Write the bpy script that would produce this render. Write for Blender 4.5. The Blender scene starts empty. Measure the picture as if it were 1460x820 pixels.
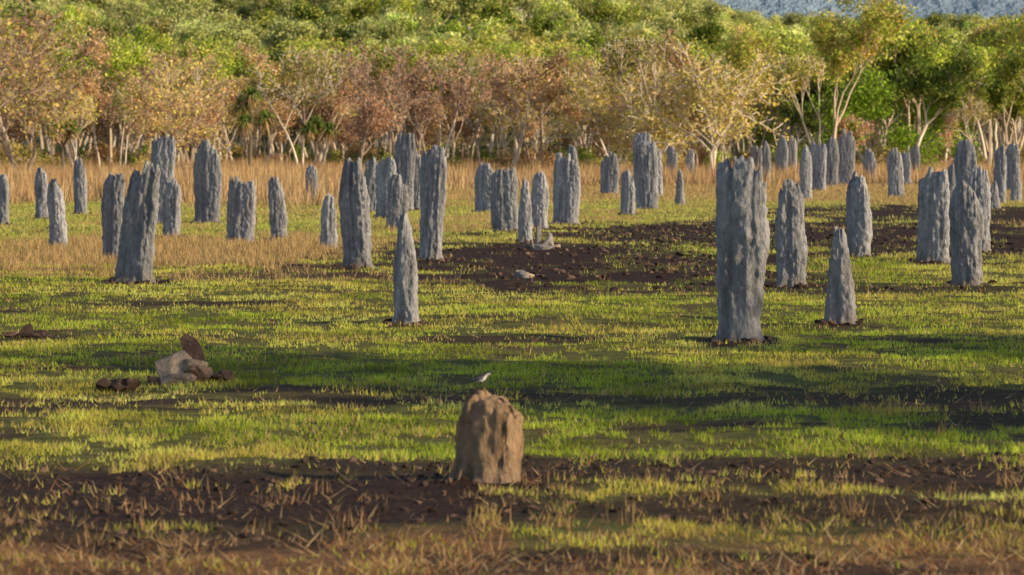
import bpy, math, numpy as np
from mathutils import Vector, Matrix, Euler
R = np.random.RandomState(7)
H = 2.2          # eye height
F = 5195.0       # focal length used for surveying the photo
HOR = 210.0
sc = bpy.context.scene

# ------------------------------------------------------------ helpers
def _h(ix, iy, iz, s):
    M = np.uint64(0xFFFFFFFF)
    n = (ix.astype(np.int64)*374761393 + iy.astype(np.int64)*668265263 + iz.astype(np.int64)*2147483647 + s*974634777)
    n = n.astype(np.uint64) & M
    n = ((n ^ (n >> np.uint64(13))) * np.uint64(1274126177)) & M
    n = ((n ^ (n >> np.uint64(16))) * np.uint64(2246822519)) & M
    n = n ^ (n >> np.uint64(15))
    return (n & np.uint64(0xFFFFFF)).astype(np.float64)/float(0xFFFFFF)
def vn(x, y, z=None, s=0):
    x = np.asarray(x, float); y = np.asarray(y, float)
    if z is None: z = np.zeros_like(x)
    x, y, z = np.broadcast_arrays(x, y, z)
    fx, fy, fz = np.floor(x), np.floor(y), np.floor(z)
    u, v, w = x-fx, y-fy, z-fz
    u, v, w = u*u*(3-2*u), v*v*(3-2*v), w*w*(3-2*w)
    r = 0
    for a in (0, 1):
        for b in (0, 1):
            for c in (0, 1):
                r = r + _h(fx+a, fy+b, fz+c, s)*(u if a else 1-u)*(v if b else 1-v)*(w if c else 1-w)
    return r
def fbm(x, y, z=None, s=0, o=3):
    r = 0; a = .5; t = 0; k = 1.
    for i in range(o):
        r = r + a*vn(np.asarray(x)*k, np.asarray(y)*k, None if z is None else np.asarray(z)*k, s+i*17); t += a; a *= .5; k *= 2.03
    return r/t
def sm(a, b, x):
    t = np.clip((x-a)/(b-a), 0, 1); return t*t*(3-2*t)

def mk(name, V, Fc, mats, col=None, smooth=False, mi=None, link=True):
    V = np.asarray(V, np.float32); 
    me = bpy.data.meshes.new(name)
    if not isinstance(Fc, list): Fc = [Fc]
    nf = sum(len(f) for f in Fc)
    loops = np.concatenate([np.asarray(f).ravel() for f in Fc]).astype(np.int32)
    tot = np.concatenate([np.full(len(f), f.shape[1]) for f in Fc])
    st = np.concatenate([[0], np.cumsum(tot)[:-1]]).astype(np.int32)
    me.vertices.add(len(V)); me.vertices.foreach_set('co', V.ravel())
    me.loops.add(len(loops)); me.loops.foreach_set('vertex_index', loops)
    me.polygons.add(nf); me.polygons.foreach_set('loop_start', st)
    if mi is not None: me.polygons.foreach_set('material_index', np.asarray(mi, np.int32))
    me.polygons.foreach_set('use_smooth', np.full(nf, smooth))
    me.update(calc_edges=True)
    if col is not None:
        ca = me.color_attributes.new('Col', 'FLOAT_COLOR', 'POINT')
        c4 = np.ones((len(V), 4), np.float32); c4[:, :3] = col
        ca.data.foreach_set('color', c4.ravel())
    for m in (mats if isinstance(mats, list) else [mats]): me.materials.append(m)
    if not link: return me
    ob = bpy.data.objects.new(name, me); sc.collection.objects.link(ob)
    return ob

def nodes(m):
    m.use_nodes = True; nt = m.node_tree; nt.nodes.clear(); return nt, nt.nodes, nt.links
def leafmat(name, trans=.35, rand=.5, tint=(1, 1, 1)):
    m = bpy.data.materials.new(name); nt, N, L = nodes(m)
    o = N.new('ShaderNodeOutputMaterial'); a = N.new('ShaderNodeAttribute'); a.attribute_name = 'Col'
    oi = N.new('ShaderNodeObjectInfo'); mr = N.new('ShaderNodeMapRange')
    mr.inputs[3].default_value = 1-rand*.5; mr.inputs[4].default_value = 1+rand*.5
    L.new(oi.outputs['Random'], mr.inputs[0])
    vm = N.new('ShaderNodeVectorMath'); vm.operation = 'SCALE'
    L.new(a.outputs['Color'], vm.inputs[0]); L.new(mr.outputs[0], vm.inputs['Scale'])
    v2 = N.new('ShaderNodeVectorMath'); v2.operation = 'MULTIPLY'; v2.inputs[1].default_value = tint
    L.new(vm.outputs[0], v2.inputs[0])
    d = N.new('ShaderNodeBsdfDiffuse'); t = N.new('ShaderNodeBsdfTranslucent'); mx = N.new('ShaderNodeMixShader')
    mx.inputs[0].default_value = trans
    L.new(v2.outputs[0], d.inputs[0]); L.new(v2.outputs[0], t.inputs[0])
    L.new(d.outputs[0], mx.inputs[1]); L.new(t.outputs[0], mx.inputs[2]); L.new(mx.outputs[0], o.inputs[0])
    return m
def rough_mat(name, c1, c2, scale=(3, 3, 3), bump=.4, bdist=.03, attr=False, bscale=None, ground_z=None, rough=.95):
    m = bpy.data.materials.new(name); nt, N, L = nodes(m)
    o = N.new('ShaderNodeOutputMaterial'); p = N.new('ShaderNodeBsdfPrincipled')
    p.inputs['Roughness'].default_value = rough; p.inputs['Specular IOR Level'].default_value = .15
    tc = N.new('ShaderNodeTexCoord'); mp = N.new('ShaderNodeMapping'); mp.inputs['Scale'].default_value = scale
    L.new(tc.outputs['Object'], mp.inputs[0])
    n = N.new('ShaderNodeTexNoise'); n.inputs['Scale'].default_value = 1; n.inputs['Detail'].default_value = 6; n.inputs['Roughness'].default_value = .65
    L.new(mp.outputs[0], n.inputs[0])
    cr = N.new('ShaderNodeValToRGB'); cr.color_ramp.elements[0].position = .33; cr.color_ramp.elements[1].position = .68
    cr.color_ramp.elements[0].color = (*c1, 1); cr.color_ramp.elements[1].color = (*c2, 1)
    L.new(n.outputs[0], cr.inputs[0]); out = cr.outputs[0]
    if attr:
        a = N.new('ShaderNodeAttribute'); a.attribute_name = 'Col'
        mm = N.new('ShaderNodeVectorMath'); mm.operation = 'MULTIPLY'
        L.new(a.outputs['Color'], mm.inputs[0]); L.new(out, mm.inputs[1]); out = mm.outputs[0]
    L.new(out, p.inputs['Base Color'])
    mp2 = N.new('ShaderNodeMapping'); mp2.inputs['Scale'].default_value = bscale or scale
    L.new(tc.outputs['Object'], mp2.inputs[0])
    n2 = N.new('ShaderNodeTexNoise'); n2.inputs['Scale'].default_value = 1; n2.inputs['Detail'].default_value = 5; n2.inputs['Roughness'].default_value = .7
    L.new(mp2.outputs[0], n2.inputs[0])
    b = N.new('ShaderNodeBump'); b.inputs['Strength'].default_value = bump; b.inputs['Distance'].default_value = bdist
    L.new(n2.outputs[0], b.inputs['Height']); L.new(b.outputs[0], p.inputs['Normal'])
    L.new(p.outputs[0], o.inputs[0]); return m

M_mound = rough_mat('mound_clay', (.66, .66, .68), (1.24, 1.21, 1.18), (18, 18, 9.0), 1.0, .06, attr=True, bscale=(30, 30, 12))
M_clod = rough_mat('burnt_clay', (.5, .5, .5), (1.2, 1.1, 1.0), (14, 14, 14), .9, .02, attr=True, bscale=(40, 40, 40))
M_ground = rough_mat('soil', (.45, .45, .45), (1.4, 1.3, 1.2), (5, 5, 5), 1.0, .08, attr=True, bscale=(12, 12, 12))
M_grass = leafmat('grass_blades', .40, 0)
M_bark = rough_mat('bark', (.75, .72, .7), (1.15, 1.1, 1.05), (6, 6, 1.5), .5, .03, attr=True)
M_leaf = leafmat('foliage', .36, .8)
M_leaf_far = leafmat('far_foliage', .30, .8)
M_hill = rough_mat('hazed_woodland', (.19, .26, .36), (.31, .41, .50), (.012, .012, .012), 1.0, 25, bscale=(.03, .03, .03))  # aerial haze painted into the base colour as blue
M_bird = rough_mat('feathers', (.9, .9, .9), (1.05, 1.05, 1.05), (80, 80, 80), .2, .002, attr=True)

# ------------------------------------------------------------ mound survey (left, right, top, foot, lean, style)
S = [(-8,14,247,320,0,0),(49,70,236,312,0,0),(68,95,250,352,-6,1),(104,125,222,305,0,0),(145,179,241,365,3,2),
 (166,229,224,401,22,3),(216,251,189,318,0,2),(233,259,252,338,0,0),(275,317,195,318,0,1),(322,364,250,345,0,2),
 (383,408,248,342,-4,1),(435,454,233,288,0,0),(456,482,275,357,3,0),(486,529,222,382,-6,1),(521,540,222,302,0,2),
 (536,565,220,310,0,2),(562,593,186,300,0,4),(551,582,245,325,2,1),(596,635,204,370,5,4),(587,602,215,299,0,0),
 (558,597,299,461,0,5),(677,706,230,302,3,2),(701,739,238,330,0,2),(738,760,252,346,0,5),(758,783,242,326,0,1),
 (788,827,216,320,0,2),(806,824,205,287,0,0),(855,882,215,277,0,1),(884,905,239,306,0,1),(906,938,199,298,0,2),
 (903,928,186,288,0,2),(930,945,209,280,0,1),(963,977,240,292,0,5),(978,990,211,258,0,0),(950,966,206,257,0,1),
 (1020,1092,217,486,0,6),(1106,1149,250,406,-3,1),(1177,1217,319,459,-1,5),(1207,1241,243,367,0,1),
 (1140,1158,205,285,0,1),(1155,1178,200,272,0,2),(1175,1196,194,266,0,1),(1193,1219,182,262,0,1),(1105,1123,193,258,0,1),
 (1122,1136,192,256,0,0),(1070,1086,206,257,0,2),(1086,1099,200,262,0,1),(1265,1288,209,281,0,1),(1284,1299,216,262,0,0),(1296,1312,205,256,0,1),
 (1310,1353,236,373,0,2),(1357,1402,252,406,-5,1),(1382,1412,237,361,-2,1),(1358,1392,197,300,0,1),(1416,1434,205,290,0,0),
 (1433,1453,202,272,0,2),(1441,1456,231,287,0,0),(1410,1425,256,297,0,5),(1349,1362,230,322,0,1),(1230,1249,210,259,0,1),
 (1462,1490,215,300,0,1),(1500,1540,225,340,0,1),(-70,-35,222,330,0,2),(-130,-100,215,290,0,1),(1560,1590,205,275,0,2)]
MD = []
for (l, r, t, f, lean, st) in S:
    k = (f-HOR)/H
    MD.append((((l+r)/2-730)/k, F/k, (r-l)/k, (f-t)/k, lean/k, st))
MD_xy = np.array([(m[0], m[1], m[2]) for m in MD])

# ------------------------------------------------------------ land cover
def cover(X, Y):
    """returns burnt (with painted shade streaks), straw, litter, clump noise (world metres)"""
    n = fbm(X/1.3, Y/1.6, s=3, o=4)-.5
    nb = fbm(X/3.1, Y/4.5, s=11, o=3)-.5
    def ell(cx, cy, rx, ry, k=1.3):
        d = np.sqrt(((X-cx)/rx)**2+((Y-cy)/ry)**2)+n*k
        return 1-sm(.75, 1.0, d)
    burnt = np.maximum.reduce([ell(1.2, 71, 5.0, 15), ell(8.5, 92, 9, 20), ell(17, 118, 11, 22)*.97, ell(-2.8, 62.5, 3.0, 2.4)*.85, ell(4, 57, 4, 2.2)*.7])
    patchy = sm(.0, .14, fbm(X/.7, Y/2.6, s=15, o=3)-.52)
    burnt = burnt*(1-.38*patchy*sm(40, 60, Y))
    strip = (1-sm(-.3, .9, X+n*2.0))*sm(20.6, 21.6, Y+n*2.2)*(1-sm(24.6, 25.8, Y+n*2.6))
    strip2 = sm(-.6, .3, X)*sm(23.2, 24.0, Y+n*2.4)*(1-sm(25.2, 26.0, Y+n*2.6))*.9
    st1 = fbm(X/4.5, Y/1.1, s=17, o=3)-.5
    soil_shade_streaks = sm(.10, .2, st1+n*.35)*(Y < 60)*.8  # bare-soil streaks, with shadow bands across the grass painted in
    low = sm(.06, .16, n)*(Y < 23)*.8
    burnt = np.maximum.reduce([burnt, strip, strip2, soil_shade_streaks, low])
    straw = np.maximum.reduce([ell(-7.2, 76, 5.2, 13), sm(125, 165, Y+nb*60)*.7, sm(.02, .25, nb)*sm(60, 90, Y)*.55, ell(-3, 62, 3, 3)*.6])
    yl = np.where(X < 0, 20.9, 20.2)
    litter = (1-sm(yl-.5, yl+.6, Y+n*3.5))
    for (mx, my, mw) in MD_xy:
        near = (np.abs(X-mx) < 2) & (np.abs(Y-my) < 4)
        if near.any():
            d = np.sqrt(((X[near]-mx)/(mw*.9))**2+((Y[near]-my+mw*.4)/(mw*2.2))**2)+n[near]*.9
            burnt[near] = np.maximum(burnt[near], 1-sm(.7, 1.0, d))
    return np.clip(burnt, 0, 1), np.clip(straw, 0, 1), np.clip(litter, 0, 1), n, nb

def terrain(X, Y):
    slope = .088-.046*sm(0, 50, X-(Y-600)*.03)-.012*(1-sm(-120, -70, X))
    z = np.clip(Y-395, 0, 520)*slope
    z = z*(1-sm(1000, 1800, Y)*.8)
    z = z*(1-.4*sm(600, 2500, np.abs(X)))
    z = z+sm(380, 500, Y)*6*(fbm(X/70, Y/90, s=5)-.5)
    return z
def relief(X, Y):
    fade = 1-sm(70, 120, Y)
    return fade*(.08*(fbm(X/.7, Y/.7, s=21, o=3)-.5)+.10*(fbm(X/4, Y/4, s=23, o=2)-.5))

ys = np.concatenate([np.linspace(-3000, -50, 10), np.linspace(-40, 15, 24), np.exp(np.linspace(np.log(16), np.log(400), 600)),
                     np.linspace(408, 1500, 120), np.linspace(1600, 9000, 20)])
xf = np.linspace(-14, 14, 300)
xs = np.concatenate([-np.exp(np.linspace(np.log(6000), np.log(14.4), 90)), xf, np.exp(np.linspace(np.log(14.4), np.log(6000), 90))])
GX, GY = np.meshgrid(xs, ys)
gx, gy = GX.ravel(), GY.ravel()
b, st_, li, n, nb = cover(gx, gy)
gcol = np.tile(np.array([.15, .155, .04]), (len(gx), 1))
def mixc(c, t, k): k = k[:, None]; return c*(1-k)+np.array(t)*k
gcol = mixc(gcol, (.15, .10, .05), sm(-.05, .2, n)*.6)
gcol = mixc(gcol, (.42, .28, .13), st_*.8)
gcol = mixc(gcol, (.24, .125, .065), li*.9)
gcol = mixc(gcol, (.050, .027, .021), b)
gcol = mixc(gcol, (.10, .10, .04), sm(330, 420, gy)*.9)
gz = terrain(gx, gy)+relief(gx, gy)
ni, nj = GX.shape
idx = np.arange(ni*nj).reshape(ni, nj)
Q = np.stack([idx[:-1, :-1], idx[:-1, 1:], idx[1:, 1:], idx[1:, :-1]], -1).reshape(-1, 4)
mk('ground', np.stack([gx, gy, gz], -1), Q, M_ground, gcol, smooth=True)

# ------------------------------------------------------------ grass
def blades(name, X, Y, h, w, lean, col, root=.7, z=None):
    n = len(X)
    ya = R.rand(n)*np.pi; la = R.rand(n)*2*np.pi
    z0 = relief(X, Y)+terrain(X, Y)-.01 if z is None else z
    dx, dy = np.cos(ya)*w/2, np.sin(ya)*w/2
    lx, ly = np.cos(la)*lean*h, np.sin(la)*lean*h
    hz = h*np.sqrt(np.clip(1-lean**2, .02, 1))
    V = np.empty((n, 3, 3))
    V[:, 0] = np.stack([X-dx, Y-dy, z0], -1); V[:, 1] = np.stack([X+dx, Y+dy, z0], -1)
    V[:, 2] = np.stack([X+lx, Y+ly, z0+hz], -1)
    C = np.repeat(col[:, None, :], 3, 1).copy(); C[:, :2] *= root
    return mk(name, V.reshape(-1, 3), np.arange(3*n).reshape(n, 3), M_grass, C.reshape(-1, 3))
def scatter(n, y0, y1, side=.16, pad=2.0):
    Y = np.exp(R.uniform(np.log(y0), np.log(y1), n)); X = R.uniform(-1, 1, n)*(side*Y+pad); return X, Y
N0 = 1000000
X, Y = scatter(N0, 16.5, 210)
b, st_, li, n, nb = cover(X, Y)
tuft = vn(X/.16, Y/.22, s=31)*.55+vn(X/.5, Y/.7, s=33)*.45
keep = sm(.36, .56, tuft)*(1-li*.6)
keep = np.maximum(keep, sm(60, 110, Y)*.6)*np.maximum((1-b)**2, sm(.60, .74, tuft)*.5*(Y < 48))
k = R.rand(N0) < keep
X, Y, b, st_, li, n, nb, tuft = [a[k] for a in (X, Y, b, st_, li, n, nb, tuft)]
m = len(X)
g = np.array([.45, .54, .06])+(R.rand(m, 1)-.5)*np.array([[.18, .18, .03]])
hue = fbm(X/2.2, Y/3.5, s=41)
g = g*(1-sm(.4, .65, hue)[:, None])+(np.array([.76, .66, .13]))*sm(.4, .65, hue)[:, None]
g = g*(.52+1.0*vn(X/.6, Y/.9, s=43))[:, None]*(.75+.5*fbm(X/3, Y/1.5, s=45))[:, None]
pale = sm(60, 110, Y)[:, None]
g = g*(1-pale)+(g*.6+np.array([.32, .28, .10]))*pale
g = np.clip(g, 0, .8)
strawc = np.array([.76, .51, .23])*(.6+.5*R.rand(m, 1))
isst = R.rand(m) < np.clip(st_*.85+.05+li*.35+b*.3+sm(.5, .7, vn(X/.8, Y/.8, s=47))*.15, 0, .93)
g[isst] = strawc[isst]
rust = (R.rand(m) < li*.35)
g[rust] = np.array([.46, .21, .09])*(.6+.8*R.rand(rust.sum(), 1))
h = (.032+.034*R.rand(m))*(.5+1.0*tuft)*(1+sm(40, 100, Y)*.8)
h = np.where(isst, h*(1.15+st_*1.2), h)
w = .006+.00022*Y
lean = np.clip(.1+R.rand(m)*.75+li*R.rand(m)*.4, 0, .97)
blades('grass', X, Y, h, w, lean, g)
# dead litter lying in the foreground
X, Y = scatter(150000, 16.5, 45)
b, st_, li, n, nb = cover(X, Y)
cl = vn(X/.35, Y/.25, s=71)
k = R.rand(len(X)) < (li*.95+b*.16+.02)*sm(.35, .65, cl)
X, Y, li = X[k], Y[k], li[k]; m = len(X)
c = np.clip(np.where(R.rand(m, 1) < .5, np.array([[.82, .57, .30]]), np.array([[.52, .25, .11]]))*(.5+.6*R.rand(m, 1)), 0, .85)
blades('dead_grass_litter', X, Y, .03+.17*R.rand(m)**2.5, np.full(m, .011), .80+.19*R.rand(m), c, root=1)
# wiry dry tussocks in the foreground
VX, VY, VH = [], [], []
for i in range(170):
    if i < 130: cy_ = R.uniform(17.6, 24.0); cx_ = R.uniform(-3.6, 3.6)
    else: cy_ = R.uniform(23, 75); cx_ = R.uniform(-.15, .15)*cy_
    q = R.randint(5, 22); VX.append(cx_+R.randn(q)*.06); VY.append(cy_+R.randn(q)*.06); VH.append(R.uniform(.05, .24)*(.4+.6*R.rand(q)))
X, Y, h = map(np.concatenate, (VX, VY, VH)); m = len(X)
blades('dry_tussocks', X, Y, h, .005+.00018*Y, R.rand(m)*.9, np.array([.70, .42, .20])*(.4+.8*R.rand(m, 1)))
# tall dry spear grass at the woodland edge
N1 = 200000
X = R.uniform(-62, 62, N1); Y = R.uniform(118, 345, N1)
edge = np.where(X < -4, 134, 185)+sm(-6, 6, X)*8+sm(12, 25, X)*25+60*(fbm(X/7, Y/14, s=51)-.5)
dens = sm(0, 14, Y-edge)*(.25+.9*sm(.3, .6, fbm(X/5, Y/9, s=53)))*(np.abs(X) < .17*Y+6)
k = R.rand(N1) < dens; X, Y = X[k], Y[k]; m = len(X)
hh = (.6+.7*R.rand(m))*(.40+1.05*fbm(X/5, Y/10, s=57))
c = np.clip(np.array([.88, .56, .28])*(.5+.55*R.rand(m, 1))*(.6+.8*fbm(X/4, Y/6, s=59))[:, None], 0, .85)
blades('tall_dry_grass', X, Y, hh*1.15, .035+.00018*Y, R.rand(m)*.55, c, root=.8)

# ------------------------------------------------------------ termite mounds
def mound_mesh(name, w, h, lean, seed, style, rot, thick=None, prof=None, colr=None, nth=110, nz=76, mat=None, flute=1., sq=.7, lump=1.):
    rs = np.random.RandomState(seed)
    th = np.linspace(0, 2*np.pi, nth, endpoint=False); t = np.linspace(0, 1, nz)
    TH, T = np.meshgrid(th, t)
    c, s_ = np.cos(TH), np.sin(TH)
    thick = min(thick or .24, w*.8 if thick else w*.5)
    a = w/2/ math.sqrt(math.cos(rot)**2+(thick/w*math.sin(rot))**2)*(.98 if sq > .6 else .86)
    bb = thick/2
    u = np.sign(c)*np.abs(c)**(.85 if sq > .6 else .65); vv = np.sign(s_)*np.abs(s_)**sq
    shapes = {0: ([0, .06, .5, .85, 1], [1.05, .92, .96, .94, .86]), 1: ([0, .06, .3, .75, .93, 1], [1.1, .93, .94, 1.0, .92, .80]),
              2: ([0, .06, .6, .9, 1], [1.05, .95, 1.0, 1.0, .96]), 3: ([0, .05, .3, .7, 1], [1.08, .90, .84, .82, .72]),
              4: ([0, .05, .4, .8, 1], [.95, .78, .9, 1.0, 1.0]), 5: ([0, .05, .4, .75, .95, 1], [1.12, .98, .88, .74, .60, .50]),
              6: ([0, .03, .09, .3, .65, .85, 1], [1.02, .86, .78, .86, 1.0, 1.02, 1.0]), 7: ([0, .1, .6, 1], [1.0, 1, 1.02, 1.04])}
    A = a*np.interp(T, *shapes[style])
    up = np.linspace(-1, 1, 81)
    if prof is None:
        pk = rs.uniform(-.3, .25); sh = {0: .12, 1: .12, 2: .06, 3: .07, 4: .05, 5: .14, 6: .03}[style]
        P = 1-sh*np.abs(up-pk)**2.4
        asp = w/h
        P -= min(.15, .20*asp+.025)*(fbm(up*2.6+seed, up*0, s=seed, o=3)-.25)
        P -= .045*asp/.25*sm(.5, .66, vn(up*4+seed*1.7, up*0, s=seed+1))
        P -= .02*np.abs(np.sin(up*rs.uniform(6, 11)+seed))
        P -= .05*sm(.8, 1.0, np.abs(up))
        P /= P.max()
    else: P = np.interp(up, *prof)
    Pu = np.interp(u, up, P)
    z = T*h*Pu
    X = A*u
    tp_ = .12 if style == 7 else .30
    B = bb*(1.12-.12*sm(0, .08, T))*(1-tp_*T)*np.sqrt(np.clip(1-T**(14 if style == 7 else 9), 0, 1))+.006
    Y = B*vv
    k = 1/.075
    fl = 1-np.abs(2*fbm(X*k*.75+seed*3.1, z*1.2+2*np.sign(s_), s=seed+3, o=2)-1)
    f2 = fbm(X*5+seed, Y*5, z*1.9, s=seed+9, o=3)-.5
    f3 = fbm(X*20+seed, Y*20, z*14, s=seed+5, o=2)-.5
    amp = min(1, w/.45)*flute
    fade = 1-sm(.93, 1, T)*.5
    fa = .06 if style == 7 else .036
    D = ((fl-.75)*fa+f2*.060*lump+f3*.04)*amp*fade
    Y = Y+np.sign(s_)*np.abs(s_)**.5*D*.9
    X = X+np.sign(c)*np.abs(c)**2*(f2*.07*lump+f3*.05+.035*(vn(z*4, z*0+seed, s=seed)-.5))*amp
    z = z+f3*.07*T*amp
    sk_ = .4 if style == 7 else 1
    X = X*(1+.16*sk_*np.exp(-z/.06)); Y = Y*(1+.40*sk_*np.exp(-z/.07))
    Xl = X+lean*(z/h)/max(math.cos(rot), .3)+.03*w*np.sin(z/h*3+seed)
    zz = z-.06*(T == 0)
    base = np.array(colr if colr is not None else (.40, .39, .405))*rs.uniform(.80, 1.14)
    C = np.tile(base, (nth*nz, 1))
    zf = z.ravel()
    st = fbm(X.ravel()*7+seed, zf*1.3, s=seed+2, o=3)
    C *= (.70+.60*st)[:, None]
    crev = sm(.30, .85, fl.ravel()); C *= (.70+.36*crev)[:, None]  # groove shade painted into the clay colour, ridges left lighter
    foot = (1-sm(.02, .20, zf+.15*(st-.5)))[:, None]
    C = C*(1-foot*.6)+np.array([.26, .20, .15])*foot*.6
    sn, cs = math.sin(-rot), math.cos(-rot)
    V = np.stack([(Xl*cs-Y*sn).ravel(), (Xl*sn+Y*cs).ravel(), zz.ravel()], -1)
    I = np.arange(nth*nz).reshape(nz, nth); J = np.roll(I, -1, 1)
    Q = np.stack([I[:-1], J[:-1], J[1:], I[1:]], -1).reshape(-1, 4)
    top = I[-1]; q2 = []
    for i in range(nth//2):
        a_, b_ = top[i], top[(i+1) % nth]; c_, d_ = top[(nth-i-1) % nth], top[(nth-i) % nth]
        q2.append((a_, b_, c_, d_) if len({a_, b_, c_, d_}) == 4 else None)
    q2 = np.array([q for q in q2 if q])
    return mk(name, V, np.concatenate([Q, q2]), mat or M_mound, C, smooth=True)
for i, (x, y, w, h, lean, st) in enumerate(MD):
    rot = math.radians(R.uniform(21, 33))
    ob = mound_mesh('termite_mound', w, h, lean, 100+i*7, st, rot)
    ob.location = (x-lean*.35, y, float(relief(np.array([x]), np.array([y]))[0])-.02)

# foreground weathered mound
fx, fy = -.142, 23.8
pr = ([-1, -.88, -.74, -.66, -.50, -.40, -.28, -.20, -.1, .1, .3, .42, .6, .8, .95, 1], [.74, .80, .81, .88, .92, 1.0, .99, .93, .89, .91, .90, .85, .83, .76, .72, .68])
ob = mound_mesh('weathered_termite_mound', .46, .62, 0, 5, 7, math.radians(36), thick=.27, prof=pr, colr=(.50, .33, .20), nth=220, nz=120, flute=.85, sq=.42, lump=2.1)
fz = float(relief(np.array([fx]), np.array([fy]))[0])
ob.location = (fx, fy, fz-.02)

# rocks / clods
import bmesh
_ico = {}
def ico(sub):
    if sub not in _ico:
        bm = bmesh.new(); bmesh.ops.create_icosphere(bm, subdivisions=sub, radius=1)
        _ico[sub] = (np.array([v.co[:] for v in bm.verts]), np.array([[v.index for v in f.verts] for f in bm.faces])); bm.free()
    return _ico[sub]
def rock(c, s, rot, seed, sub=3, cut=9):
    V, Fc = ico(sub); V = V.copy()*1.25; rs = np.random.RandomState(seed)
    for i in range(cut):      # planar chops give fractured faces
        d = rs.randn(3); d /= np.linalg.norm(d); o = rs.uniform(.4, .75)
        k = V@d-o; V = V-np.clip(k, 0, None)[:, None]*d
    V *= (1+.20*(fbm(V[:, 0]*5+seed, V[:, 1]*5, V[:, 2]*5, s=seed)-.5))[:, None]
    M = np.array(Euler(rot).to_matrix())
    return (V*np.array(s)*1.2)@M.T+np.array(c), Fc
def rocks(name, items, loc, mat=M_clod, sub=3, sc_=1.):
    VV, FF, CC, o = [], [], [], 0
    for i, (c, s, rot, col) in enumerate(items):
        V, Fc = rock(c, s, rot, 11+i*3+int(loc[1]*10), sub); VV.append(V*sc_); FF.append(Fc+o); o += len(V); CC.append(np.tile(col, (len(V), 1)))
    ob = mk(name, np.concatenate(VV), np.concatenate(FF), mat, np.concatenate(CC), smooth=False); ob.location = loc
    return ob
G1 = (.50, .39, .31); G2 = (.20, .13, .10); G3 = (.085, .058, .048)
rocks('broken_termite_mound', [((-.17, 0, .10), (.16, .12, .14), (.1, .40, .2), G1), ((.00, .02, .09), (.13, .10, .10), (.3, -.3, .6), (.36, .28, .22)), ((.05, .05, .17), (.085, .08, .17), (.2, -.5, .3), G2),
    ((.13, -.02, .07), (.13, .10, .09), (0, .35, .4), (.30, .21, .16)), ((.25, .0, .03), (.06, .06, .05), (0, 0, 0), G2), ((-.06, -.1, .03), (.11, .06, .05), (0, 0, .3), (.40, .31, .24)),
    ((.31, .05, .03), (.05, .04, .05), (0, 0, 0), G2), ((-.30, -.06, .02), (.06, .05, .035), (0, 0, 0), G2)], (-3.05, 34.3, 0), sub=4, sc_=1.12)
rocks('collapsed_termite_mound', [((0, 0, .0), (.15, .15, .07), (0, 0, 0), G3), ((.1, .0, .02), (.07, .08, .06), (0, 0, .4), G3), ((-.12, -.05, .02), (.06, .05, .05), (0, 0, .2), G3)], (-3.62, 33.5, 0), sub=4)
rocks('collapsed_termite_mound', [((0, 0, .0), (.28, .2, .08), (0, 0, 0), G3), ((.0, .0, .05), (.1, .08, .07), (0, 0, .4), G3), ((-.2, -.05, .01), (.1, .07, .05), (0, 0, .2), G2), ((.2, -.05, .01), (.12, .07, .05), (0, 0, .2), G3)], (-5.65, 42.3, 0), sub=4)
L1 = (.33, .31, .31)
rocks('eroded_termite_mound', [((0, 0, .06), (.30, .2, .10), (0, 0, 0), L1), ((.0, .0, .25), (.05, .05, .24), (0, .1, .4), L1), ((-.25, -.05, .07), (.14, .12, .08), (0, 0, .2), L1),
    ((.28, 0, .12), (.07, .07, .18), (0, -.15, 0), L1), ((.42, 0, .06), (.10, .1, .08), (0, 0, 0), G1), ((.14, -.1, .1), (.08, .08, .14), (0, .3, 0), L1), ((-.12, -.12, .1), (.06, .06, .14), (0, -.2, 0), L1)], (.55, 78.2, 0), sub=3)
rocks('eroded_termite_mound', [((0, 0, .05), (.13, .12, .09), (0, .2, 0), L1), ((.12, 0, .03), (.08, .08, .05), (0, 0, 0), G1)], (.15, 61.8, 0))
it = []
for (x, y, w, h, lean, st) in MD:
    if y > 130: continue
    for j in range(22):
        a = R.rand()*6.28; r = w*(.5+.4*R.rand()); s = R.uniform(.02, .06)
        it.append(((x+math.cos(a)*r*1.15, y+math.sin(a)*r*.9, 0), (s*1.3, s*1.2, s*.8), (0, 0, a), G3 if R.rand() < .8 else G2))
for j in range(3600):
    if j < 1600: x, y, s = R.normal(3.5, 4.5), R.uniform(56, 105), R.uniform(.02, .065)
    else: x, y, s = R.uniform(-4.5, 4.5), R.uniform(17.5, 27), R.uniform(.006, .028)
    it.append(((x, y, 0), (s*1.4, s*1.2, s*.8), (0, 0, R.rand()*6), (G3, G3, (.06, .04, .033), G2)[R.randint(4)]))
px_ = np.array([q[0][0] for q in it]); py_ = np.array([q[0][1] for q in it]); rz_ = relief(px_, py_); cb = cover(px_, py_)[0]
it = [((q[0][0], q[0][1], float(rz_[i])+q[1][2]*.3),)+q[1:] for i, q in enumerate(it) if cb[i] > .45]
rocks('soil_clods', it, (0, 0, 0), sub=1)

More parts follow.
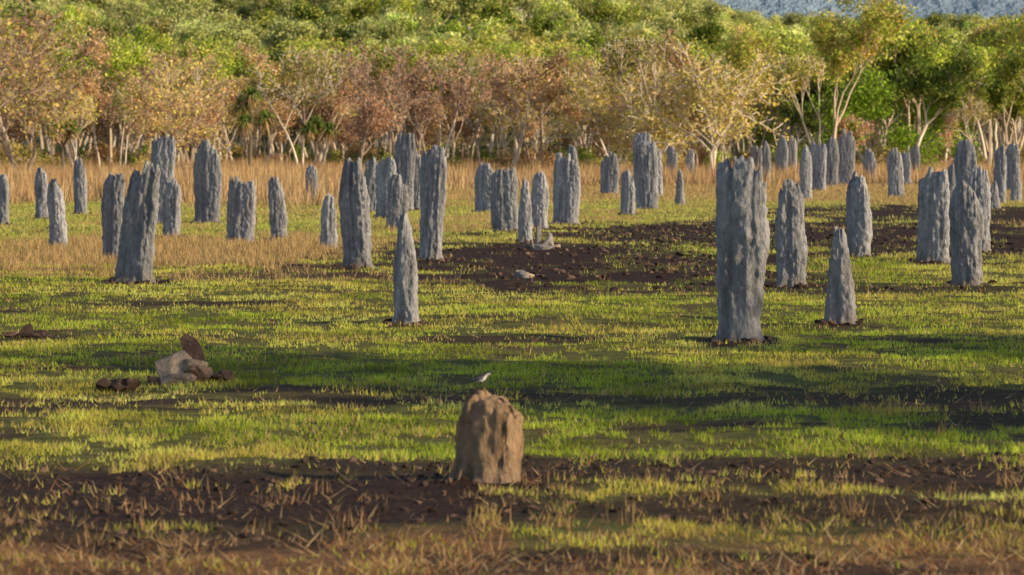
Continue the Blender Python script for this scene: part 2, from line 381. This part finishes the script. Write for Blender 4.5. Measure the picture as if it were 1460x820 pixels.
# ------------------------------------------------------------ bird standing on the weathered mound
def bird():
    P = [(-.075, .022, .002, .006), (-.055, .030, .004, .008), (-.035, .036, .008, .009), (-.022, .042, .015, .013), (-.006, .047, .020, .018), (.010, .051, .0205, .0185),
         (.023, .058, .017, .015), (.031, .067, .012, .011), (.037, .074, .0115, .0105), (.044, .077, .0115, .0105), (.050, .077, .009, .008), (.054, .076, .004, .0035), (.062, .0745, .0022, .002), (.070, .073, .0006, .0006)]
    n = 20; V = []; C = []
    for (x, z, hh, ww) in P:
        for j in range(n):
            a = 2*math.pi*j/n; V.append((x, ww*math.cos(a), z+hh*math.sin(a)))
            up = math.sin(a)
            if x > .052: C.append((.03, .03, .03))
            elif x > .03: C.append((.05, .045, .045) if up > -.1 else (.75, .73, .7))
            elif x < -.03: C.append((.05, .045, .04))
            else: C.append((.13, .11, .10) if up > -.05 else (.75, .73, .7))
    m = len(P); I = np.arange(m*n).reshape(m, n); J = np.roll(I, -1, 1)
    Fq = [np.stack([I[:-1], I[1:], J[1:], J[:-1]], -1).reshape(-1, 4)]
    V = list(V)
    def tube(p, r, col):
        k0 = len(V)
        for i, q in enumerate(p):
            for j in range(6):
                a = j*math.pi/3; V.append((q[0]+r[i]*math.cos(a), q[1]+r[i]*math.sin(a), q[2])); C.append(col)
        for i in range(len(p)-1):
            for j in range(6):
                Fq.append(np.array([[k0+i*6+j, k0+i*6+(j+1) % 6, k0+(i+1)*6+(j+1) % 6, k0+(i+1)*6+j]]))
    for sy in (-1, 1):
        tube([(.004, sy*.008, .036), (.001, sy*.008, .022), (.005, sy*.008, .002)], [.004, .0016, .0014], (.04, .035, .03))
        for dx, dy in ((.014, 0), (.012, .006), (.012, -.006), (-.007, 0)):
            tube([(.005, sy*.008, .003), (.005+dx, sy*.008+dy, .000)], [.0014, .001], (.04, .035, .03))
        k0 = len(V); W = [(.018, .056, .011), (.0, .052, .014), (-.02, .045, .011), (-.042, .035, .005), (-.055, .030, .001)]
        for (x, z, r) in W:
            for j in range(8):
                a = j*math.pi/4; V.append((x, sy*(.0145 if x > -.03 else .007)+.0045*math.cos(a), z+r*math.sin(a))); C.append((.06, .052, .05) if j % 4 else (.3, .28, .26))
        for i in range(4):
            for j in range(8): Fq.append(np.array([[k0+i*8+j, k0+i*8+(j+1) % 8, k0+(i+1)*8+(j+1) % 8, k0+(i+1)*8+j]]))
    return mk('small_bird', np.array(V), Fq, M_bird, np.array(C), smooth=True)
bd = bird(); bd.scale = (1.35,)*3
ob_m = bpy.data.objects['weathered_termite_mound']
vc = np.array([v.co[:] for v in ob_m.data.vertices]); tp = vc[np.argmax(vc[:, 2])]
bd.location = (fx+tp[0], fy+tp[1], fz-.02+tp[2]-.004); bd.rotation_euler = (0, 0, math.radians(-20))

# ------------------------------------------------------------ trees
def perp(d):
    a = np.array([0, 0, 1.]) if abs(d[2]) < .9 else np.array([1., 0, 0]); u = np.cross(d, a); u /= np.linalg.norm(u); return u, np.cross(d, u)
def grow_tree(seed, height, r0, clear, spread, depth, up, stems=1, wob=.16, tiplen=1):
    rs = np.random.RandomState(seed); segs = []; tips = []
    def grow(p, d, L, r, lev):
        ns = 5 if lev == 0 else 3
        for i in range(ns):
            d = d+rs.randn(3)*wob*(.6 if lev == 0 else 1.1); d[2] += up*.12; d /= np.linalg.norm(d)
            q = p+d*L/ns; r1 = r*(.90 if lev == 0 else .84); segs.append((p, q, r, r1)); p, r = q, r1
            if lev >= 1 and i < ns-1 and lev < depth and rs.rand() < .45:
                u, v = perp(d); a = rs.rand()*6.28; ang = rs.uniform(.5, 1.0)*spread
                dd = d*math.cos(ang)+(u*math.cos(a)+v*math.sin(a))*math.sin(ang)
                grow(p, dd, L*.6, r*.55, lev+1)
            if lev >= depth-1: tips.append(p)
        if lev < depth:
            nb_ = rs.randint(2, 4); a0 = rs.rand()*6.28
            for j in range(nb_):
                u, v = perp(d); a = a0+j*6.28/nb_+rs.randn()*.4; ang = rs.uniform(.35, .85)*spread
                dd = d*math.cos(ang)+(u*math.cos(a)+v*math.sin(a))*math.sin(ang)
                grow(p, dd, L*rs.uniform(.55, .85) if lev else height*(1-clear)*.42*rs.uniform(.8, 1.1), r*.68, lev+1)
        else: tips.append(p)
    for s in range(stems):
        d = np.array([rs.randn()*.12, rs.randn()*.12, 1.]); 
        if stems > 1: a = s*6.28/stems+rs.rand(); d[:2] += .35*np.array([math.cos(a), math.sin(a)])
        d /= np.linalg.norm(d)
        grow(np.array([rs.randn()*.1, rs.randn()*.1, -.1]), d, height*clear, r0/math.sqrt(stems)*1.1, 0)
    return segs, np.array(tips), rs
def tree_mesh(name, seed, height, r0, clear, spread, depth, up, leaves, lsize, cl_r, palette, bark, stems=1, lmat=None, wob=.16, tipfrac=1., minr=.012, sides=5, droop=0):
    segs, tips, rs = grow_tree(seed, height, r0, clear, spread, depth, up, stems, wob)
    zmax = max(tips[:, 2].max(), 1); k = height/zmax
    P0 = np.array([s[0] for s in segs])*k; P1 = np.array([s[1] for s in segs])*k
    ra = np.maximum([s[2] for s in segs], minr); rb = np.maximum([s[3] for s in segs], minr*.8)
    D = P1-P0; D /= np.linalg.norm(D, axis=1)[:, None]
    A = np.where(np.abs(D[:, 2:3]) < .9, np.array([[0, 0, 1.]]), np.array([[1., 0, 0]]))
    U = np.cross(D, A); U /= np.linalg.norm(U, axis=1)[:, None]; W = np.cross(D, U)
    an = np.arange(sides)*2*np.pi/sides; ca, sa = np.cos(an), np.sin(an)
    ring = U[:, None, :]*ca[None, :, None]+W[:, None, :]*sa[None, :, None]
    V = np.concatenate([P0[:, None]+ring*ra[:, None, None], (P1+D*.02)[:, None]+ring*rb[:, None, None]], 1)
    ns = len(segs); base = (np.arange(ns)*2*sides)[:, None]
    j = np.arange(sides); jn = (j+1) % sides
    Q = np.stack([base+j, base+jn, base+sides+jn, base+sides+j], -1).reshape(-1, 4)
    Vb = V.reshape(-1, 3)
    Cb = np.tile(bark, (len(Vb), 1))*(.75+.5*vn(Vb[:, 0]*2, Vb[:, 1]*2, Vb[:, 2]*1.2, s=seed))[:, None]
    tips = tips*k; tips = tips[rs.rand(len(tips)) < tipfrac]
    ncl = len(tips); per = max(3, leaves//ncl)
    bright = rs.uniform(.6, 1.25, ncl); ci = rs.randint(0, len(palette), ncl)
    T = np.repeat(np.arange(ncl), per); n_ = len(T)
    off = rs.randn(n_, 3)*np.array([1, 1, .6])*cl_r*rs.uniform(.6, 1.2, ncl)[T][:, None]
    c = tips[T]+off; c[:, 2] -= droop*rs.rand(n_); c[:, 2] = np.maximum(c[:, 2], .2)
    e1 = rs.randn(n_, 3); e1[:, 2] -= droop*1.5; e1 /= np.linalg.norm(e1, axis=1)[:, None]
    e2 = np.cross(e1, rs.randn(n_, 3)); e2 /= np.linalg.norm(e2, axis=1)[:, None]
    sz = lsize*rs.uniform(.6, 1.3, n_)[:, None]
    LV = np.stack([c-e1*sz*.6, c+e2*sz*.32, c+e1*sz*.6, c-e2*sz*.32], 1).reshape(-1, 3)
    LC = np.array(palette)[ci][T]*(bright[T]*rs.uniform(.75, 1.25, n_))[:, None]
    sw = rs.rand(n_) < .15; LC[sw] = np.array(palette)[rs.randint(0, len(palette), sw.sum())]
    LC = np.repeat(LC, 4, 0)
    LQ = np.arange(4*n_).reshape(n_, 4)+len(Vb)
    mi = np.concatenate([np.zeros(len(Q)), np.ones(n_)])
    return mk(name, np.concatenate([Vb, LV]), np.concatenate([Q, LQ]), [M_bark, lmat or M_leaf], np.concatenate([Cb, LC]), mi=mi, link=False)
PALE = (.66, .54, .43); GREY = (.42, .33, .26); WHITE = (.78, .68, .57)
BRN = [(.62, .37, .17), (.68, .45, .20), (.52, .30, .17), (.64, .42, .28), (.50, .42, .14)]
RED = [(.66, .34, .18), (.60, .37, .25), (.54, .29, .17), (.68, .46, .29)]
GOLD = [(.64, .52, .13), (.68, .50, .15), (.48, .46, .11), (.68, .52, .21)]
GRN = [(.40, .48, .08), (.54, .58, .10), (.27, .37, .05), (.58, .56, .12)]
DGR = [(.13, .20, .04), (.18, .25, .05), (.25, .28, .06)]
LIME = [(.38, .58, .06), (.48, .65, .08), (.30, .50, .05)]
FARG_HAZE = [(.57, .60, .21), (.65, .64, .24), (.48, .54, .19), (.68, .62, .26)]  # lightened, desaturated greens: haze painted into the far crowns
dspec = [(9.5, 1700, .42, .75, BRN), (8, 1000, .32, .9, GOLD), (11, 2200, .5, .65, BRN), (7.5, 900, .3, .9, RED), (9, 1500, .45, .7, GOLD), (9.5, 420, .38, .85, RED), (8, 1900, .4, .8, BRN), (10.5, 1500, .5, .6, GOLD+GRN), (6.5, 700, .3, .8, RED)]
dry = [tree_mesh('dry_tree_m', 200+i, h_, .16, cl_, sp_, 4, .6, lv, .23, .32, pal, (PALE, WHITE, GREY)[i % 3], stems=1+(i % 3 == 1), tipfrac=.6, minr=.032) for i, (h_, lv, cl_, sp_, pal) in enumerate(dspec)]
gum = [tree_mesh('gum_tree_m', 300+i, h_, .20, .45, .68, 4, .8, 4600, .28, .42, pal, WHITE if i % 2 else PALE, tipfrac=.65, minr=.028) for i, (h_, pal) in enumerate([(12.5, GRN), (11.5, GRN), (13, GOLD+GRN), (10.5, DGR), (11.5, DGR+GRN[:2])])]
lime = [tree_mesh('lime_tree_m', 330+i, 8.5, .16, .2, .95, 4, .3, 8000, .26, .5, LIME, GREY, stems=2, minr=.02) for i in range(2)]
far = [tree_mesh('far_tree_m', 360+i, 10.5, .2, .45, .60, 3, .5, 4200, .34, .52, pal, WHITE, lmat=M_leaf_far, minr=.07, sides=4, tipfrac=.75) for i, pal in enumerate([FARG_HAZE, FARG_HAZE, LIME[:1]+FARG_HAZE, GOLD[:3]+FARG_HAZE, GRN+FARG_HAZE, GRN, FARG_HAZE, DGR+FARG_HAZE, DGR+GRN])]
bush = [tree_mesh('bush_m', 390+i, 2.2, .05, .15, 1.1, 3, .1, 900, .2, .34, pal, GREY, stems=3, minr=.015) for i, pal in enumerate([BRN, DGR, GOLD, GRN, BRN])]
bare = [tree_mesh('bare_tree_m', 410+i, 11, .26, .28, 1.0, 5, .15, 3600, .22, .35, GOLD+BRN, GREY, stems=2, tipfrac=.45, minr=.024, wob=.24) for i in range(2)]
slim = tree_mesh('slim_tree_m', 431, 13, .2, .30, .50, 4, 1.2, 8500, .24, .45, GOLD+GRN, PALE, tipfrac=.9, minr=.022)
roundt = tree_mesh('spread_tree_m', 441, 9.3, .26, .24, 1.0, 4, .25, 4200, .24, .38, GOLD, WHITE, stems=3, minr=.032)
cast = tree_mesh('savanna_tree_m', 451, 9, .2, .3, .8, 4, .5, 4200, .3, .5, GRN, PALE, tipfrac=.9, minr=.02)

def pandanus_mesh(seed, height):
    rs = np.random.RandomState(seed); V, Q, C, mi = [], [], [], []
    def tube(p, q, r0, r1):
        d = (q-p)/np.linalg.norm(q-p); u, v = perp(d); k = len(V)
        for (c, r) in ((p, r0), (q, r1)):
            for j in range(7): a = j*6.28/7; V.append(c+(u*math.cos(a)+v*math.sin(a))*r); C.append((.16, .13, .11))
        for j in range(7): Q.append((k+j, k+(j+1) % 7, k+7+(j+1) % 7, k+7+j)); mi.append(0)
    def head(c, s):
        for i in range(150):
            d = rs.randn(3); d[2] = abs(d[2])*1.0-.25 if i < 100 else -abs(d[2])*1.4; d /= np.linalg.norm(d)
            u, v = perp(d); L = s*rs.uniform(.7, 1.2); w = .05
            m_ = c+d*L*.55; e = c+d*L*.9+np.array([0, 0, -.3*L*(.4+rs.rand())])
            col = np.array((.20, .27, .06) if i < 100 else (.40, .28, .14))*rs.uniform(.6, 1.3)
            k = len(V); V.extend([c-u*w, c+u*w, m_+u*w, m_-u*w, e+u*.012, e-u*.012]); C.extend([col]*6)
            Q.append((k, k+1, k+2, k+3)); Q.append((k+3, k+2, k+4, k+5)); mi.extend([1, 1])
    p = np.array([0, 0, -.1]); b_ = np.array([.2, 0, height*.55]); tube(p, b_, .11, .09); heads = []
    for a in (.3, 2.2, 4.4):
        q = b_+np.array([math.cos(a)*.9, math.sin(a)*.7, height*rs.uniform(.10, .34)]); tube(b_, q, .08, .06); head(q, 1.0)
    q = b_+np.array([0, 0, height*.4]); tube(b_, q, .08, .06); head(q, 1.05)
    return mk('pandanus_m', np.array(V), np.array(Q), [M_bark, M_leaf], np.array(C), mi=mi, link=False)
pand = [pandanus_mesh(5, 5.4), pandanus_mesh(8, 4.2)]

def put(name, me, x, y, s=1, rz=None, parent=None, sz=None):
    o = bpy.data.objects.new(name, me); sc.collection.objects.link(o)
    z = float(terrain(np.array([float(x)]), np.array([float(y)]))[0])
    o.location = (x, y, z-.05); o.scale = (s, s, sz or s); o.rotation_euler = (R.randn()*.03, R.randn()*.03, R.rand()*6.28 if rz is None else rz)
    if parent: o.parent = parent
    return o
def bx(px, d): return (px-730)/F*d
put('white_gum_tree', bare[0], bx(-25, 195), 195, 1.15, .6)
put('white_gum_tree', bare[1], bx(35, 235), 235, 1.0, 2.2)
put('gum_tree', gum[3], bx(-5, 240), 240, 1.0)
put('slender_gum_tree', slim, bx(1192, 250), 250, 1.0)
put('spreading_tree', roundt, bx(1015, 244), 244, 1.0, 1.0)
put('spreading_tree', roundt, bx(880, 262), 262, .95, 3.0)
put('spreading_tree', bare[1], bx(905, 256), 256, .72, 4.0)
put('bare_tree', bare[0], bx(270, 244), 244, .85, 1.5)
put('pandanus', pand[0], bx(355, 236), 236, 1.1, 0); put('pandanus', pand[1], bx(447, 238), 238, .95); put('pandanus', pand[1], bx(90, 234), 234, .95)
put('green_tree', lime[0], bx(1238, 262), 262, .9); put('green_tree', lime[1], bx(1290, 300), 300, .9)
put('green_tree', lime[1], bx(1150, 315), 315, .9)
for i in range(36):
    px = -60+i*44+R.uniform(-18, 18); d = R.uniform(250, 290)
    if px < 1060: put('dry_woodland_tree', dry[R.randint(9)], bx(px, d), d, R.uniform(.65, 1.12))
    else:
        me = (gum[R.randint(5)] if R.rand() < .7 else dry[R.randint(9)]); put('gum_tree', me, bx(px, d), d, R.uniform(.6, .9))
wood = bpy.data.objects.new('woodland', None); sc.collection.objects.link(wood)
for i in range(440):
    d = R.uniform(284, 410); x = R.uniform(-1, 1)*(d*.165+4)
    px = x/d*F+730; q = R.rand(); near = d < 345
    if near and px < 1080: me, s = (dry[R.randint(9)], R.uniform(.65, 1.15)) if q < .84 else (gum[R.randint(5)], R.uniform(.65, .95))
    elif px > 1080 and near: me, s = (gum[R.randint(5)], R.uniform(.7, 1.05)) if q < .88 else (dry[R.randint(9)], .9)
    else: me, s = (gum[R.randint(5)], R.uniform(.75, 1.1)) if q < .82 else (dry[R.randint(9)], 1.1)
    put('tree', me, x, d, s, parent=wood)
und = bpy.data.objects.new('undergrowth', None); sc.collection.objects.link(und)
for i in range(240):
    d = R.uniform(265, 400); x = R.uniform(-1, 1)*(d*.165+4); put('bush', bush[R.randint(5)], x, d, R.uniform(.4, 1.2), parent=und)
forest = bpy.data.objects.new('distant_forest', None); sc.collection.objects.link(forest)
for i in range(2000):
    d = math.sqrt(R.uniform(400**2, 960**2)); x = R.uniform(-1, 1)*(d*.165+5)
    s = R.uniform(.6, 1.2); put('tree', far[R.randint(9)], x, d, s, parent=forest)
# savanna trees to the right of the view (their long shadows cross the grass)
for (x, y, s) in [(15.5, 25, .8), (17, 29, .9), (23, 22, 1.0), (15, 34.5, .6), (24, 31, .9)]:
    put('savanna_tree', cast, x, y, s)

# distant hills, their blue is haze painted into the material
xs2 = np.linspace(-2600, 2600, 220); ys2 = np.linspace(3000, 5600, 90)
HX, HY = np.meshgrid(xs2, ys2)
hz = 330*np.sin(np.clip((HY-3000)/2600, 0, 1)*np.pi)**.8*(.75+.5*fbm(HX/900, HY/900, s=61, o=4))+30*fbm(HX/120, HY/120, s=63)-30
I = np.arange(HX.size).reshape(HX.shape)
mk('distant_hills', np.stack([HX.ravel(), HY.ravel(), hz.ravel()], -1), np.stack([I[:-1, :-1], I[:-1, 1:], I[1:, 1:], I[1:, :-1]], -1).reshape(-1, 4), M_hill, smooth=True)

# ------------------------------------------------------------ light, sky, camera
el, az = math.radians(20), math.radians(-26)      # azimuth from +X, towards the camera side
sd = Vector((math.cos(el)*math.cos(az), math.cos(el)*math.sin(az), math.sin(el)))
sun = bpy.data.lights.new('sun', 'SUN'); sun.energy = 5; sun.angle = math.radians(.5); sun.color = (1, .82, .54)
so = bpy.data.objects.new('sun', sun); sc.collection.objects.link(so); so.rotation_euler = sd.to_track_quat('Z', 'Y').to_euler()
wd = bpy.data.worlds.new('World'); sc.world = wd; wd.use_nodes = True
nt = wd.node_tree; sk = nt.nodes.new('ShaderNodeTexSky'); sk.sky_type = 'NISHITA'; sk.sun_disc = False
sk.sun_elevation = el; sk.sun_rotation = math.atan2(sd.x, sd.y); sk.air_density = 1.0; sk.dust_density = .6
bg = nt.nodes['Background']; bg.inputs[1].default_value = .14; nt.links.new(sk.outputs[0], bg.inputs[0])
cam = bpy.data.cameras.new('camera'); co = bpy.data.objects.new('camera', cam); sc.collection.objects.link(co)
cam.sensor_width = 36; cam.lens = F/1460*36; cam.clip_end = 20000; cam.clip_start = .5
co.location = (0, 0, H); co.rotation_euler = (math.radians(90)-math.atan(200/F), 0, 0)
cam.dof.use_dof = True; cam.dof.focus_distance = 48; cam.dof.aperture_fstop = 4.8
sc.camera = co
sc.view_settings.view_transform = 'Standard'; sc.view_settings.look = 'None'; sc.view_settings.exposure = 0
